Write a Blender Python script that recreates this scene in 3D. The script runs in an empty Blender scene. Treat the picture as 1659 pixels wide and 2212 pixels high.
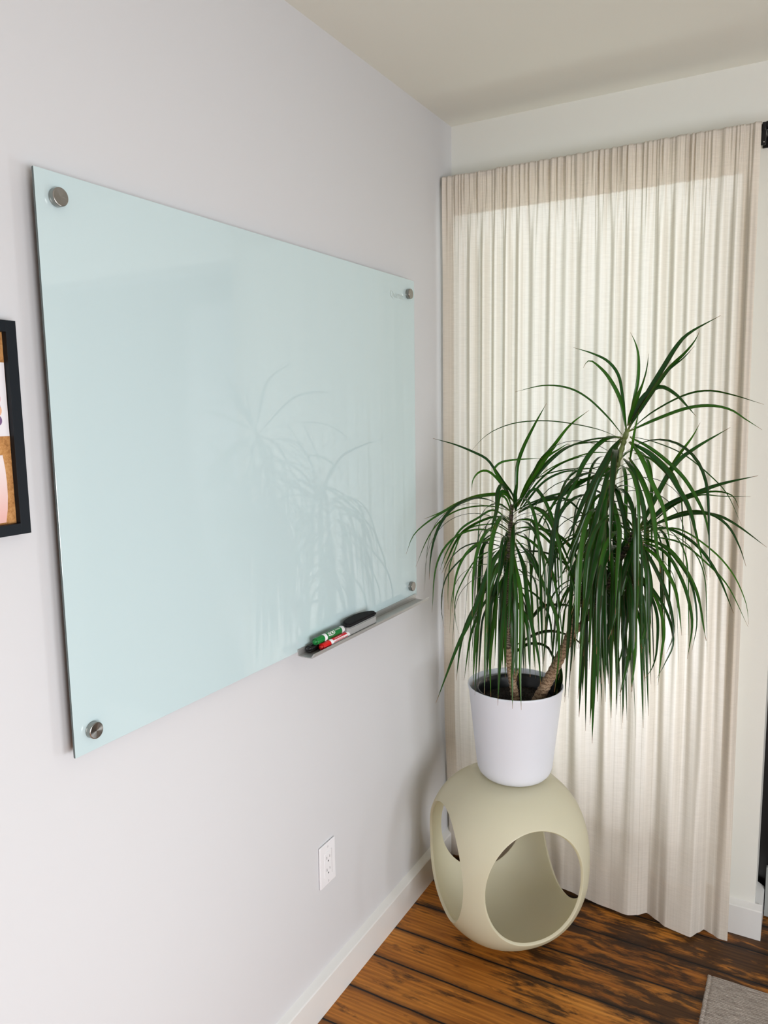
import bpy, bmesh, math, random
from mathutils import Vector, Matrix
R = math.radians
random.seed(11)
scn = bpy.context.scene
COL = scn.collection

# ------------------------------------------------------------------ helpers
def link(name, bm, mat=None, parent=None, smooth=False, loc=None):
    me = bpy.data.meshes.new(name)
    bm.normal_update()
    bm.to_mesh(me); bm.free()
    if smooth:
        for p in me.polygons: p.use_smooth = True
    o = bpy.data.objects.new(name, me)
    COL.objects.link(o)
    if mat: me.materials.append(mat)
    if parent:
        o.parent = parent
        o.matrix_parent_inverse = Matrix.Translation(-parent.location) if parent.parent is None else parent.matrix_world.inverted()
    return o

def empty(name, loc, label, cat, group=None):
    o = bpy.data.objects.new(name, None); COL.objects.link(o)
    o.location = loc; o.empty_display_size = .05
    tag(o, label, cat, group)
    return o

def tag(o, label, cat, group=None):
    o['label'] = label; o['category'] = cat
    if group: o['group'] = group
    return o

def struct(name, bm, mat, smooth=False):
    o = link(name, bm, mat, smooth=smooth); o['kind'] = 'structure'; return o

def box(bm, x0, x1, y0, y1, z0, z1, bev=0, seg=2):
    b2 = bmesh.new()
    v = [b2.verts.new((x, y, z)) for x in (x0, x1) for y in (y0, y1) for z in (z0, z1)]
    for f in ((0, 1, 3, 2), (4, 6, 7, 5), (0, 4, 5, 1), (2, 3, 7, 6), (0, 2, 6, 4), (1, 5, 7, 3)):
        b2.faces.new([v[i] for i in f])
    bmesh.ops.recalc_face_normals(b2, faces=b2.faces)
    if bev: bmesh.ops.bevel(b2, geom=b2.edges[:], offset=bev, segments=seg, profile=.5, affect='EDGES')
    me = bpy.data.meshes.new('tmp'); b2.to_mesh(me); b2.free(); bm.from_mesh(me); bpy.data.meshes.remove(me)
    return bm

def lathe(bm, prof, axis_o, segs=64, M=None, cap0=False, cap1=False):
    """prof: (r, h) along local z."""
    rings = []
    M = M or Matrix.Identity(3)
    o = Vector(axis_o)
    for r, h in prof:
        rings.append([bm.verts.new(o + M @ Vector((r*math.cos(2*math.pi*i/segs), r*math.sin(2*math.pi*i/segs), h))) for i in range(segs)])
    for a, b in zip(rings, rings[1:]):
        for i in range(segs):
            j = (i+1) % segs
            bm.faces.new((a[i], a[j], b[j], b[i]))
    if cap0: bm.faces.new(rings[0][::-1])
    if cap1: bm.faces.new(rings[-1])
    return bm

def catmull(P, n):
    P = [Vector(p) for p in P]
    Q = [P[0]*2-P[1]] + P + [P[-1]*2-P[-2]]
    L = [0]
    for a, b in zip(P, P[1:]): L.append(L[-1] + (b-a).length)
    out = []
    for k in range(n+1):
        s = L[-1]*k/n
        i = 0
        while i < len(P)-2 and L[i+1] < s: i += 1
        t = (s-L[i])/max(1e-9, L[i+1]-L[i])
        p0, p1, p2, p3 = Q[i:i+4]
        out.append(.5*((2*p1)+(-p0+p2)*t+(2*p0-5*p1+4*p2-p3)*t*t+(-p0+3*p1-3*p2+p3)*t**3))
    return out

def tube(bm, pts, rad, segs=12, caps=True):
    rings = []; n = len(pts); up = Vector((0, 1, 0))
    for k, p in enumerate(pts):
        t = (pts[min(n-1, k+1)]-pts[max(0, k-1)]).normalized()
        a = t.cross(up)
        if a.length < .05: a = t.cross(Vector((1, 0, 0)))
        a.normalize(); b = t.cross(a).normalized()
        r = rad(k/(n-1)) if callable(rad) else rad
        rings.append([bm.verts.new(p + a*r*math.cos(2*math.pi*i/segs) + b*r*math.sin(2*math.pi*i/segs)) for i in range(segs)])
    for x, y in zip(rings, rings[1:]):
        for i in range(segs):
            j = (i+1) % segs
            bm.faces.new((x[i], x[j], y[j], y[i]))
    if caps: bm.faces.new(rings[0][::-1]); bm.faces.new(rings[-1])
    bmesh.ops.recalc_face_normals(bm, faces=bm.faces)
    return bm

# ---------------------------------------------------------------- materials
class NT:
    def __init__(s, name):
        s.m = bpy.data.materials.new(name); s.m.use_nodes = True
        s.t = s.m.node_tree; s.t.nodes.clear()
        s.out = s.t.nodes.new('ShaderNodeOutputMaterial')
    def n(s, typ, **k):
        nd = s.t.nodes.new('ShaderNode'+typ)
        for a, v in k.items():
            if a in nd.inputs: s.put(nd.inputs[a], v)
            elif a.replace('_', ' ') in nd.inputs: s.put(nd.inputs[a.replace('_', ' ')], v)
            else: setattr(nd, a, v)
        return nd
    def put(s, sock, v):
        if isinstance(v, bpy.types.NodeSocket): s.t.links.new(v, sock)
        else: sock.default_value = v
    def ramp(s, fac, stops):
        r = s.n('ValToRGB'); s.put(r.inputs[0], fac)
        e = r.color_ramp.elements
        while len(e) < len(stops): e.new(.5)
        for el, (p, c) in zip(e, stops): el.position = p; el.color = (*c, 1) if len(c) == 3 else c
        return r.outputs[0]
    def math(s, op, a, b=0, c=None):
        m = s.n('Math', operation=op); s.put(m.inputs[0], a); s.put(m.inputs[1], b)
        if c is not None: s.put(m.inputs[2], c)
        return m.outputs[0]
    def mix(s, f, a, b, mode='MIX'):
        m = s.n('Mix', data_type='RGBA', blend_type=mode)
        s.put(m.inputs[0], f); s.put(m.inputs[6], a); s.put(m.inputs[7], b); return m.outputs[2]
    def coord(s, scale=(1, 1, 1), loc=(0, 0, 0), rot=(0, 0, 0)):
        g = s.n('TexCoord'); mp = s.n('Mapping'); s.t.links.new(g.outputs['Object'], mp.inputs[0])
        mp.inputs['Scale'].default_value = scale; mp.inputs['Location'].default_value = loc; mp.inputs['Rotation'].default_value = rot
        return mp.outputs[0]
    def noise(s, vec, scale=1, detail=4, rough=.5, dist=0):
        return s.n('TexNoise', Vector=vec, Scale=scale, Detail=detail, Roughness=rough, Distortion=dist).outputs[0]
    def bump(s, h, strength=.2, dist=.01):
        return s.n('Bump', Height=h, Strength=strength, Distance=dist).outputs[0]
    def bsdf(s, **k):
        b = s.n('BsdfPrincipled')
        for a, v in k.items(): s.put(b.inputs[a.replace('_', ' ')], v)
        return b
    def fin(s, sh):
        s.t.links.new(sh.outputs[0] if hasattr(sh, 'outputs') else sh, s.out.inputs[0]); return s.m

def C4(*c): return (*c, 1)
def srgb(r, g, b):
    f = lambda v: ((v/255+.055)/1.055)**2.4 if v/255 > .04045 else v/255/12.92
    return (f(r), f(g), f(b), 1)

def plain(name, col, rough=.5, metal=0, noise=0, scale=40, **k):
    t = NT(name); c = col
    if noise:
        nz = t.noise(t.coord(), scale, 4)
        c = t.mix(t.math('MULTIPLY', nz, noise), col, tuple(v*.55 for v in col[:3])+(1,))
    b = t.bsdf(Base_Color=c, Roughness=rough, Metallic=metal)
    for a, v in k.items(): t.put(b.inputs[a.replace('_', ' ')], v)
    return t.fin(b)

def m_wall(name, col):
    t = NT(name); v = t.coord()
    n1 = t.noise(v, 3, 3); n2 = t.noise(v, 160, 3); n3 = t.noise(v, 22, 2)
    c = t.mix(t.math('MULTIPLY', n1, .10), col, tuple(x*.86 for x in col[:3])+(1,))
    h = t.math('ADD', t.math('MULTIPLY', n2, .35), n3)
    b = t.bsdf(Base_Color=c, Roughness=.62, Normal=t.bump(h, .10, .002))
    b.inputs['Specular IOR Level'].default_value = .3
    return t.fin(b)

PW_WIN, PW_BACK, PW_SIDE, PW_REAR, EXPO = 28, 22, 5.2, 80, .24
LEAVES=[[1,18,60,[[628,-315,1486],[614,-323,1562],[582,-327,1624],[546,-330,1661],[529,-333,1665],[519,-335,1649]]],
[1,14,40,[[626,-315,1488],[611,-303,1579],[598,-297,1630],[570,-292,1665],[529,-288,1687],[478,-285,1705]]],
[1,15,60,[[633,-315,1500],[643,-307,1567],[650,-303,1617],[649,-300,1672],[640,-297,1706],[626,-295,1734]]],
[1,10,30,[[638,-315,1505],[655,-315,1578],[670,-315,1632],[676,-315,1678]]],
[1,20,60,[[630,-315,1488],[669,-327,1566],[710,-333,1636],[744,-338,1692],[774,-342,1722],[840,-345,1756]]],
[1,18,50,[[633,-315,1494],[682,-340,1566],[728,-351,1634],[768,-360,1674],[791,-368,1703],[799,-375,1722]]],
[1,12,50,[[633,-315,1494],[676,-338,1560],[718,-349,1624],[764,-358,1662],[788,-365,1688]]],
[1,19,60,[[635,-315,1511],[664,-334,1566],[692,-342,1590],[719,-349,1595],[751,-355,1575],[778,-360,1546],[798,-365,1523]]],
[1,10,30,[[636,-315,1488],[686,-298,1533],[757,-291,1573],[812,-285,1584],[867,-280,1573],[936,-275,1549]]],
[1,16,50,[[633,-315,1486],[697,-326,1516],[769,-331,1543],[824,-336,1549],[869,-339,1539],[904,-342,1515],[939,-345,1491]]],
[1,10,30,[[617,-315,1477],[575,-298,1522],[520,-291,1572],[465,-285,1600],[396,-280,1608],[315,-275,1593]]],
[1,9,30,[[614,-315,1468],[560,-329,1492],[481,-335,1509],[416,-340,1515],[344,-344,1510],[288,-348,1492],[251,-352,1468],[220,-355,1435]]],
[1,13,30,[[614,-315,1466],[600,-352,1473],[548,-370,1467],[496,-383,1448],[459,-395,1416],[427,-406,1376],[389,-415,1311]]],
[1,10,30,[[636,-315,1474],[695,-307,1460],[764,-303,1430],[827,-300,1379],[869,-297,1331],[902,-295,1258]]],
[1,15,50,[[636,-315,1471],[690,-337,1445],[746,-348,1402],[784,-356,1361],[823,-363,1293],[838,-369,1235],[838,-375,1209]]],
[1,13,50,[[638,-315,1409],[648,-342,1445],[656,-355,1490],[666,-365,1535]]],
[1,18,60,[[630,-315,1500],[649,-337,1550],[666,-347,1593],[677,-355,1620]]],
[1,20,60,[[615,-315,1471],[588,-352,1471],[558,-370,1443],[534,-383,1402],[520,-395,1360],[503,-406,1321],[488,-415,1275]]],
[1,22,70,[[617,-315,1471],[604,-364,1444],[590,-386,1410],[565,-404,1355],[545,-419,1307],[529,-433,1255],[513,-445,1203]]],
[1,20,70,[[614,-315,1462],[602,-367,1426],[585,-392,1383],[567,-411,1325],[549,-427,1256],[526,-442,1186],[517,-455,1134]]],
[1,22,70,[[622,-315,1417],[655,-373,1400],[674,-400,1359],[693,-421,1314],[703,-439,1250],[702,-455,1219]]],
[1,20,65,[[635,-315,1459],[663,-352,1440],[687,-370,1404],[707,-383,1362],[733,-395,1314],[749,-406,1255],[758,-415,1217]]],
[1,22,70,[[636,-315,1420],[674,-364,1376],[699,-388,1331],[717,-406,1280],[728,-421,1216],[742,-435,1152]]],
[1,16,50,[[649,-315,1431],[694,-336,1419],[736,-345,1383],[764,-353,1348],[788,-359,1305],[806,-365,1253],[825,-370,1181],[839,-375,1132]]],
[1,20,60,[[635,-315,1459],[688,-341,1433],[733,-353,1394],[765,-363,1348],[790,-371,1307],[806,-378,1262],[813,-385,1220]]],
[1,8,30,[[607,-315,1459],[560,-296,1458],[504,-288,1453],[454,-281,1438],[406,-275,1402]]],
[1,8,30,[[594,-315,1430],[538,-306,1429],[475,-301,1409],[414,-298,1378],[367,-295,1338]]],
[1,9,30,[[594,-315,1406],[544,-324,1391],[476,-329,1386],[410,-332,1366],[357,-335,1326]]],
[1,12,40,[[591,-315,1398],[548,-340,1370],[491,-351,1333],[434,-360,1314],[380,-368,1290],[325,-375,1254]]],
[1,16,50,[[602,-315,1377],[565,-336,1370],[518,-345,1355],[469,-353,1318],[442,-359,1273],[422,-365,1221]]],
[1,18,75,[[609,-315,1399],[600,-385,1381],[593,-418,1326],[568,-443,1198],[545,-465,1068]]],
[1,20,75,[[602,-315,1370],[593,-380,1346],[586,-411,1273],[558,-434,1152],[533,-455,1029]]],
[1,22,75,[[596,-315,1348],[596,-390,1322],[596,-424,1241],[575,-452,1095],[557,-475,948]]],
[1,20,75,[[593,-315,1326],[578,-371,1304],[566,-397,1235],[556,-417,1021],[549,-435,803]]],
[1,22,75,[[590,-315,1305],[595,-394,1272],[600,-431,1173],[604,-460,998],[611,-485,824]]],
[1,16,75,[[587,-315,1297],[578,-352,1261],[575,-370,1159],[571,-383,1049],[572,-395,938]]],
[1,18,75,[[584,-315,1275],[593,-385,1241],[604,-418,1135],[615,-443,1008],[628,-465,881]]],
[1,18,75,[[580,-315,1260],[570,-362,1236],[564,-383,1161],[558,-400,1037],[556,-415,912]]],
[1,16,75,[[584,-315,1261],[600,-371,1229],[620,-397,1133],[624,-417,992],[632,-435,850]]],
[1,20,75,[[603,-315,1348],[622,-371,1333],[643,-397,1282],[653,-417,1246],[666,-435,1210]]],
[1,18,75,[[597,-315,1316],[617,-385,1300],[638,-418,1243],[640,-443,1144],[644,-465,1045]]],
[1,18,75,[[581,-315,1242],[586,-376,1206],[595,-404,1096],[601,-426,976],[610,-445,857]]],
[1,17,75,[[602,-315,1398],[577,-376,1375],[555,-404,1306],[533,-426,1202],[514,-445,1096]]],
[1,18,75,[[581,-315,1224],[573,-362,1205],[568,-383,1143],[558,-400,1055],[551,-415,967]]],
[1,15,75,[[581,-315,1242],[556,-324,1227],[539,-329,1186],[511,-332,1119],[488,-335,1051]]],
[1,14,75,[[596,-315,1334],[556,-306,1315],[526,-301,1270],[493,-298,1195],[463,-295,1117]]],
[1,13,75,[[578,-315,1231],[542,-306,1207],[518,-301,1150],[486,-298,1066],[458,-295,981]]],
[1,14,75,[[581,-315,1239],[543,-301,1224],[515,-294,1194],[480,-289,1135],[450,-285,1075]]],
[2,18,60,[[671,-315,1232],[728,-315,1299],[790,-315,1332],[855,-315,1360],[934,-315,1382]]],
[2,18,60,[[665,-315,1238],[703,-327,1310],[739,-333,1390],[759,-338,1429],[788,-342,1473],[805,-345,1508]]],
[2,19,60,[[668,-315,1238],[710,-338,1329],[751,-349,1406],[796,-358,1447],[873,-365,1497]]],
[2,16,45,[[676,-315,1236],[730,-315,1265],[792,-315,1285],[848,-315,1283],[894,-315,1261],[961,-315,1211]]],
[2,12,40,[[676,-315,1239],[737,-303,1298],[793,-297,1328],[843,-292,1338],[879,-288,1328],[894,-285,1298]]],
[2,13,40,[[671,-315,1227],[732,-334,1268],[785,-342,1291],[836,-349,1289],[877,-355,1263],[904,-360,1217],[921,-365,1171]]],
[2,14,40,[[676,-315,1227],[732,-324,1244],[802,-329,1210],[855,-332,1142],[897,-335,1047]]],
[2,10,40,[[676,-315,1227],[756,-307,1243],[835,-303,1197],[888,-300,1139],[920,-297,1069],[929,-295,1013]]],
[2,9,30,[[682,-315,1239],[742,-301,1298],[803,-294,1328],[854,-289,1327],[918,-285,1328]]],
[2,12,45,[[671,-315,1221],[736,-343,1196],[792,-356,1141],[822,-366,1074],[842,-375,981]]],
[2,10,40,[[671,-315,1221],[764,-324,1212],[829,-329,1167],[882,-332,1112],[930,-335,1018]]],
[2,22,70,[[655,-315,1214],[655,-376,1181],[648,-404,1137],[635,-426,1070],[631,-445,986]]],
[2,24,75,[[655,-315,1236],[655,-371,1149],[642,-397,1082],[634,-417,1025],[622,-435,971]]],
[2,24,75,[[653,-315,1229],[669,-377,1151],[691,-406,1071],[710,-428,1009],[702,-448,978],[712,-465,968]]],
[2,24,75,[[652,-315,1211],[660,-390,1100],[676,-424,1004],[674,-452,923],[662,-475,844]]],
[2,22,75,[[651,-315,1192],[676,-385,1100],[700,-418,1040],[708,-443,961],[718,-465,889]]],
[2,18,70,[[656,-315,1193],[693,-362,1168],[712,-383,1104],[713,-400,1055],[721,-415,1007]]],
[2,16,70,[[659,-315,1193],[695,-356,1181],[733,-375,1122],[760,-390,1058],[771,-404,997],[758,-415,949]]],
[2,16,60,[[663,-315,1200],[717,-352,1176],[762,-370,1113],[778,-383,1059],[789,-395,993]]],
[2,14,50,[[662,-315,1208],[735,-340,1185],[778,-351,1121],[801,-360,1056],[808,-368,1006],[801,-375,930]]],
[2,14,50,[[662,-315,1211],[733,-332,1201],[781,-339,1154],[816,-345,1089],[829,-350,1022],[841,-355,976]]],
[2,12,50,[[662,-315,1215],[720,-336,1208],[769,-345,1164],[804,-353,1107],[818,-359,1023],[810,-365,950]]],
[2,13,60,[[650,-315,1156],[687,-356,1113],[725,-375,1068],[746,-390,1004],[744,-404,937],[741,-415,866]]],
[2,12,60,[[647,-315,1138],[709,-364,1099],[754,-388,1039],[772,-406,977],[757,-421,927],[741,-435,890]]],
[2,12,60,[[644,-315,1119],[694,-356,1096],[726,-375,1033],[731,-390,949],[725,-404,906],[710,-415,878]]],
[2,20,70,[[652,-315,1221],[658,-362,1201],[659,-383,1098],[653,-400,958],[640,-415,889]]],
[2,22,75,[[652,-315,1207],[680,-394,1138],[683,-431,1042],[692,-460,946],[691,-485,863]]],
[2,22,75,[[651,-315,1174],[655,-380,1079],[654,-411,997],[664,-434,916],[660,-455,847]]],
[2,18,75,[[644,-315,1137],[636,-370,1075],[637,-395,991],[640,-415,896]]],
[2,16,75,[[637,-315,1126],[616,-343,1067],[604,-356,976],[605,-366,905],[612,-375,834]]],
[2,16,60,[[648,-315,1228],[628,-315,1198],[608,-315,1134],[599,-315,1078],[598,-315,1002]]],
[2,20,60,[[655,-315,1222],[667,-383,1274],[676,-415,1311]]],
[0,13,45,[[345,-345,1270],[338,-352,1314],[316,-355,1344],[287,-358,1384],[265,-360,1411],[229,-362,1429],[172,-363,1450],[105,-365,1467]]],
[0,11,60,[[338,-345,1294],[318,-360,1335],[294,-367,1375],[293,-372,1388],[314,-377,1405],[357,-381,1413],[430,-385,1418]]],
[0,12,50,[[335,-345,1300],[317,-367,1336],[295,-378,1367],[275,-386,1381],[255,-393,1376],[241,-399,1355],[241,-405,1327]]],
[0,16,60,[[343,-345,1282],[349,-353,1333],[353,-357,1394],[371,-360,1446],[402,-363,1506],[433,-365,1560]]],
[0,17,55,[[348,-345,1285],[374,-337,1344],[409,-333,1403],[442,-330,1446],[485,-327,1502],[533,-325,1540]]],
[0,14,50,[[348,-345,1285],[389,-345,1355],[425,-345,1413],[464,-345,1441],[485,-345,1454],[493,-345,1451]]],
[0,15,50,[[348,-345,1282],[387,-359,1347],[426,-366,1403],[451,-371,1436],[473,-375,1461]]],
[0,12,45,[[351,-345,1282],[392,-326,1362],[438,-318,1418],[485,-311,1448],[540,-305,1456]]],
[0,10,40,[[355,-345,1276],[402,-336,1348],[455,-331,1395],[505,-328,1417],[545,-325,1426]]],
[0,12,45,[[355,-345,1270],[414,-345,1346],[466,-345,1378],[510,-345,1385],[551,-345,1381]]],
[0,14,50,[[352,-345,1267],[411,-354,1299],[465,-359,1314],[510,-362,1340],[557,-365,1358]]],
[0,12,50,[[352,-345,1264],[395,-362,1290],[446,-369,1314],[496,-375,1311],[540,-380,1273],[565,-385,1234]]],
[0,16,55,[[358,-345,1283],[386,-372,1321],[412,-385,1338],[436,-395,1319],[458,-404,1283],[482,-412,1226],[514,-418,1162],[546,-425,1116]]],
[0,14,45,[[332,-345,1282],[332,-382,1316],[313,-400,1321],[260,-413,1314],[209,-425,1294],[163,-436,1268],[116,-445,1248]]],
[0,13,45,[[334,-345,1257],[330,-393,1314],[287,-415,1318],[242,-433,1306],[179,-448,1274],[127,-461,1238],[95,-474,1203],[79,-485,1153]]],
[0,8,40,[[329,-345,1269],[288,-367,1282],[239,-378,1281],[185,-386,1266],[136,-393,1232],[100,-399,1179],[68,-405,1102]]],
[0,12,45,[[326,-345,1244],[285,-360,1272],[242,-367,1248],[196,-372,1217],[167,-377,1174],[148,-381,1134],[134,-385,1091]]],
[0,13,45,[[326,-345,1231],[296,-352,1252],[247,-356,1237],[197,-359,1206],[170,-361,1168],[147,-363,1118],[131,-365,1080]]],
[0,9,40,[[324,-345,1212],[284,-338,1228],[222,-335,1220],[179,-332,1194],[157,-330,1146],[138,-328,1091],[133,-327,1022],[133,-325,964]]],
[0,9,45,[[323,-345,1190],[284,-338,1205],[228,-334,1165],[150,-331,1092],[120,-329,1038],[111,-327,969],[119,-325,908]]],
[0,8,45,[[320,-345,1174],[271,-338,1153],[222,-334,1122],[175,-331,1045],[156,-329,992],[158,-327,930],[168,-325,894]]],
[0,19,65,[[335,-345,1300],[327,-394,1327],[323,-418,1314],[324,-436,1280],[321,-451,1252],[317,-465,1220]]],
[0,17,65,[[325,-345,1315],[330,-410,1346],[329,-441,1331],[335,-464,1299],[339,-485,1240]]],
[0,20,75,[[340,-345,1238],[364,-420,1204],[374,-454,1136],[379,-482,1052],[384,-505,968]]],
[0,20,60,[[344,-345,1270],[354,-379,1317],[364,-395,1352]]],
[0,16,65,[[326,-345,1200],[329,-386,1181],[326,-405,1122],[304,-420,1029],[303,-434,938],[301,-445,839]]],
[0,18,70,[[326,-345,1190],[321,-401,1168],[299,-427,1124],[282,-448,1049],[256,-465,972],[230,-481,909],[172,-495,743]]],
[0,18,70,[[325,-345,1174],[306,-394,1143],[286,-418,1090],[277,-436,998],[270,-451,906],[270,-465,799]]],
[0,17,70,[[323,-345,1158],[316,-403,1121],[301,-430,1047],[303,-451,958],[307,-469,870],[311,-485,790]]],
[0,16,70,[[322,-345,1142],[303,-386,1101],[268,-405,1038],[231,-420,957],[219,-434,894],[211,-445,799]]],
[0,18,75,[[327,-345,1143],[345,-420,1096],[352,-454,1012],[356,-482,928],[357,-505,781]]],
[0,18,75,[[336,-345,1175],[368,-407,1126],[392,-436,1073],[403,-458,989],[408,-478,873],[418,-495,770]]],
[0,18,75,[[343,-345,1182],[389,-403,1127],[408,-430,1058],[428,-451,990],[454,-469,908],[466,-485,839]]],
[0,16,65,[[346,-345,1192],[400,-390,1157],[438,-411,1103],[471,-427,1050],[494,-441,996],[502,-454,910],[496,-465,822]]],
[0,13,55,[[346,-345,1207],[399,-378,1197],[444,-393,1161],[473,-405,1105],[492,-416,1019],[506,-425,933]]],
[0,13,55,[[346,-345,1223],[398,-370,1230],[446,-381,1204],[498,-390,1150],[525,-398,1079],[534,-405,992]]],
[0,13,50,[[347,-345,1245],[398,-368,1251],[448,-379,1219],[491,-388,1164],[506,-395,1106]]],
[0,17,75,[[334,-345,1080],[361,-392,1029],[372,-413,942],[370,-430,852],[376,-445,747]]],
[0,17,75,[[327,-345,1111],[316,-401,1058],[313,-427,969],[312,-447,880],[322,-465,776]]],
[0,12,60,[[321,-345,1078],[274,-378,1022],[246,-393,958],[234,-405,904],[222,-415,791]]]]
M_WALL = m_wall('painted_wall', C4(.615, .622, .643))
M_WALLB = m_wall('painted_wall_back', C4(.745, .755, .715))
M_CEIL = m_wall('painted_ceiling', C4(.77, .775, .71))
M_TRIM = plain('painted_trim', C4(.74, .74, .73), .32, noise=.12, scale=9)

def m_floor():
    t = NT('old_pine_boards')
    g = t.n('TexCoord'); sep = t.n('SeparateXYZ'); t.t.links.new(g.outputs['Object'], sep.inputs[0])
    x, y = sep.outputs[0], sep.outputs[1]
    PW = .1315
    yy = t.math('DIVIDE', t.math('ADD', y, .468+PW*40), PW)
    wob = t.math('MULTIPLY', t.math('SUBTRACT', t.noise(t.coord((3, 3, 1)), 4, 3), .5), .035)
    yw = t.math('ADD', yy, wob)
    idx = t.math('FLOOR', yw); fr = t.math('FRACT', yw)
    # per-board offset
    comb = t.n('CombineXYZ'); t.put(comb.inputs[0], t.math('ADD', x, t.math('MULTIPLY', idx, 3.71))); t.put(comb.inputs[1], y); t.put(comb.inputs[2], t.math('MULTIPLY', idx, 1.37))
    def vec(sx, sy): 
        m = t.n('Mapping'); t.t.links.new(comb.outputs[0], m.inputs[0]); m.inputs['Scale'].default_value = (sx, sy, 1); return m.outputs[0]
    grain = t.noise(vec(3.5, 70), 1.6, 8, .6, .8)
    warp = t.noise(vec(2.2, 11), 1.5, 2, .5, .3)
    w = t.n('TexWave', wave_type='BANDS', bands_direction='Y', Vector=vec(.35, 5.5), Scale=4.5, Distortion=7.0, Detail=2.0, Detail_Scale=.7)
    tone = t.noise(vec(1.3, 5), 1.5, 3)
    c = t.ramp(t.math('ADD', t.math('MULTIPLY', grain, .45), t.math('MULTIPLY', tone, .55)),
               [(.28, (.11, .032, .005)), (.42, (.32, .105, .012)), (.56, (.54, .20, .028)), (.74, (.72, .32, .06))])
    c = t.mix(t.math('MULTIPLY', w.outputs['Fac'], .38), c, C4(.13, .042, .008))
    # dark worn stains, denser towards the right and along seams
    stn = t.noise(vec(8.5, 34), 1.0, 6, .66, .35)
    big = t.noise(t.coord((2.2, 4.5, 1)), 1.3, 3, .6)
    msk = t.n('MapRange', Value=x); msk.inputs[1].default_value = .30; msk.inputs[2].default_value = .62; msk.inputs[3].default_value = .0; msk.inputs[4].default_value = .085
    yk = t.n('MapRange', Value=y); yk.inputs[1].default_value = -.95; yk.inputs[2].default_value = -.12; yk.inputs[3].default_value = -.06; yk.inputs[4].default_value = .10
    sv = t.math('ADD', t.math('ADD', stn, msk.outputs[0]), t.math('ADD', yk.outputs[0], t.math('MULTIPLY', t.math('SUBTRACT', big, .5), .5)))
    sm = t.ramp(sv, [(.565, (0, 0, 0)), (.70, (.90, .90, .90))])
    c = t.mix(sm, c, t.ramp(grain, [(.35, (.012, .005, .002)), (.65, (.050, .024, .009))]))
    # knots
    vo = t.n('TexVoronoi', Vector=vec(4.5, 9), Scale=1.0); kn = t.ramp(vo.outputs['Distance'], [(.035, (1, 1, 1)), (.075, (0, 0, 0))])
    c = t.mix(t.math('MULTIPLY', kn, .8), c, C4(.03, .010, .004))
    # seams
    e = t.math('MINIMUM', fr, t.math('SUBTRACT', 1, fr))
    sn = t.math('ADD', e, t.math('MULTIPLY', t.math('SUBTRACT', t.noise(t.coord((14, 14, 1)), 1.2, 4), .5), .10))
    soft = t.ramp(sn, [(.0, (1, 1, 1)), (.14, (0, 0, 0))])
    c = t.mix(t.math('MULTIPLY', soft, .75), c, C4(.018, .008, .004))
    hard = t.ramp(e, [(.012, (1, 1, 1)), (.026, (0, 0, 0))])
    c = t.mix(hard, c, C4(.004, .002, .0012))
    h = t.math('SUBTRACT', t.math('MULTIPLY', grain, .25), t.math('ADD', hard, t.math('MULTIPLY', soft, .25)))
    rg = t.math('ADD', .36, t.math('MULTIPLY', grain, .25))
    b = t.bsdf(Base_Color=c, Roughness=rg, Normal=t.bump(h, .5, .004))
    b.inputs['Specular IOR Level'].default_value = .32
    return t.fin(b)
M_FLOOR = m_floor()

# ------------------------------------------------------------------ setting
H = 2.4263
WX0, WX1, WZ0, WZ1 = .035, .862, .34, 2.232      # window opening
XE = .966                                        # right end of the back wall
def q(bm, *P): bm.faces.new([bm.verts.new(p) for p in P])

bm = bmesh.new(); box(bm, -.12, 3.4, -4.3, 1.4, -.05, 0); struct('floor', bm, M_FLOOR)
bm = bmesh.new(); box(bm, -.12, 3.4, -4.3, 1.4, H, H+.08); struct('ceiling', bm, M_CEIL)
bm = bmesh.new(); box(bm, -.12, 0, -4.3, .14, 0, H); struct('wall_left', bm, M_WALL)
bm = bmesh.new()
box(bm, 0, WX0, 0, .14, 0, H); box(bm, WX0, WX1, 0, .14, 0, WZ0); box(bm, WX0, WX1, 0, .14, WZ1, H)
box(bm, WX1, XE, 0, .14, 0, H); box(bm, XE, 3.4, 0, .14, 2.12, H); box(bm, 2.08, 2.18, 0, .14, 0, 2.12); box(bm, 3.2, 3.4, 0, .14, 0, 2.12); box(bm, 2.18, 3.2, 0, .14, 0, .10)
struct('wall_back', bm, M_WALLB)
bm = bmesh.new(); box(bm, 3.3, 3.42, -4.3, -1.7, 0, H); box(bm, 3.3, 3.42, -.2, 0, 0, H); box(bm, 3.3, 3.42, -1.7, -.2, 0, .5); box(bm, 3.3, 3.42, -1.7, -.2, 2.1, H)
struct('wall_right', bm, M_WALL)
bm = bmesh.new(); box(bm, 0, 3.3, -4.3, -4.2, 0, H); struct('wall_rear', bm, M_WALL)

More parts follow.
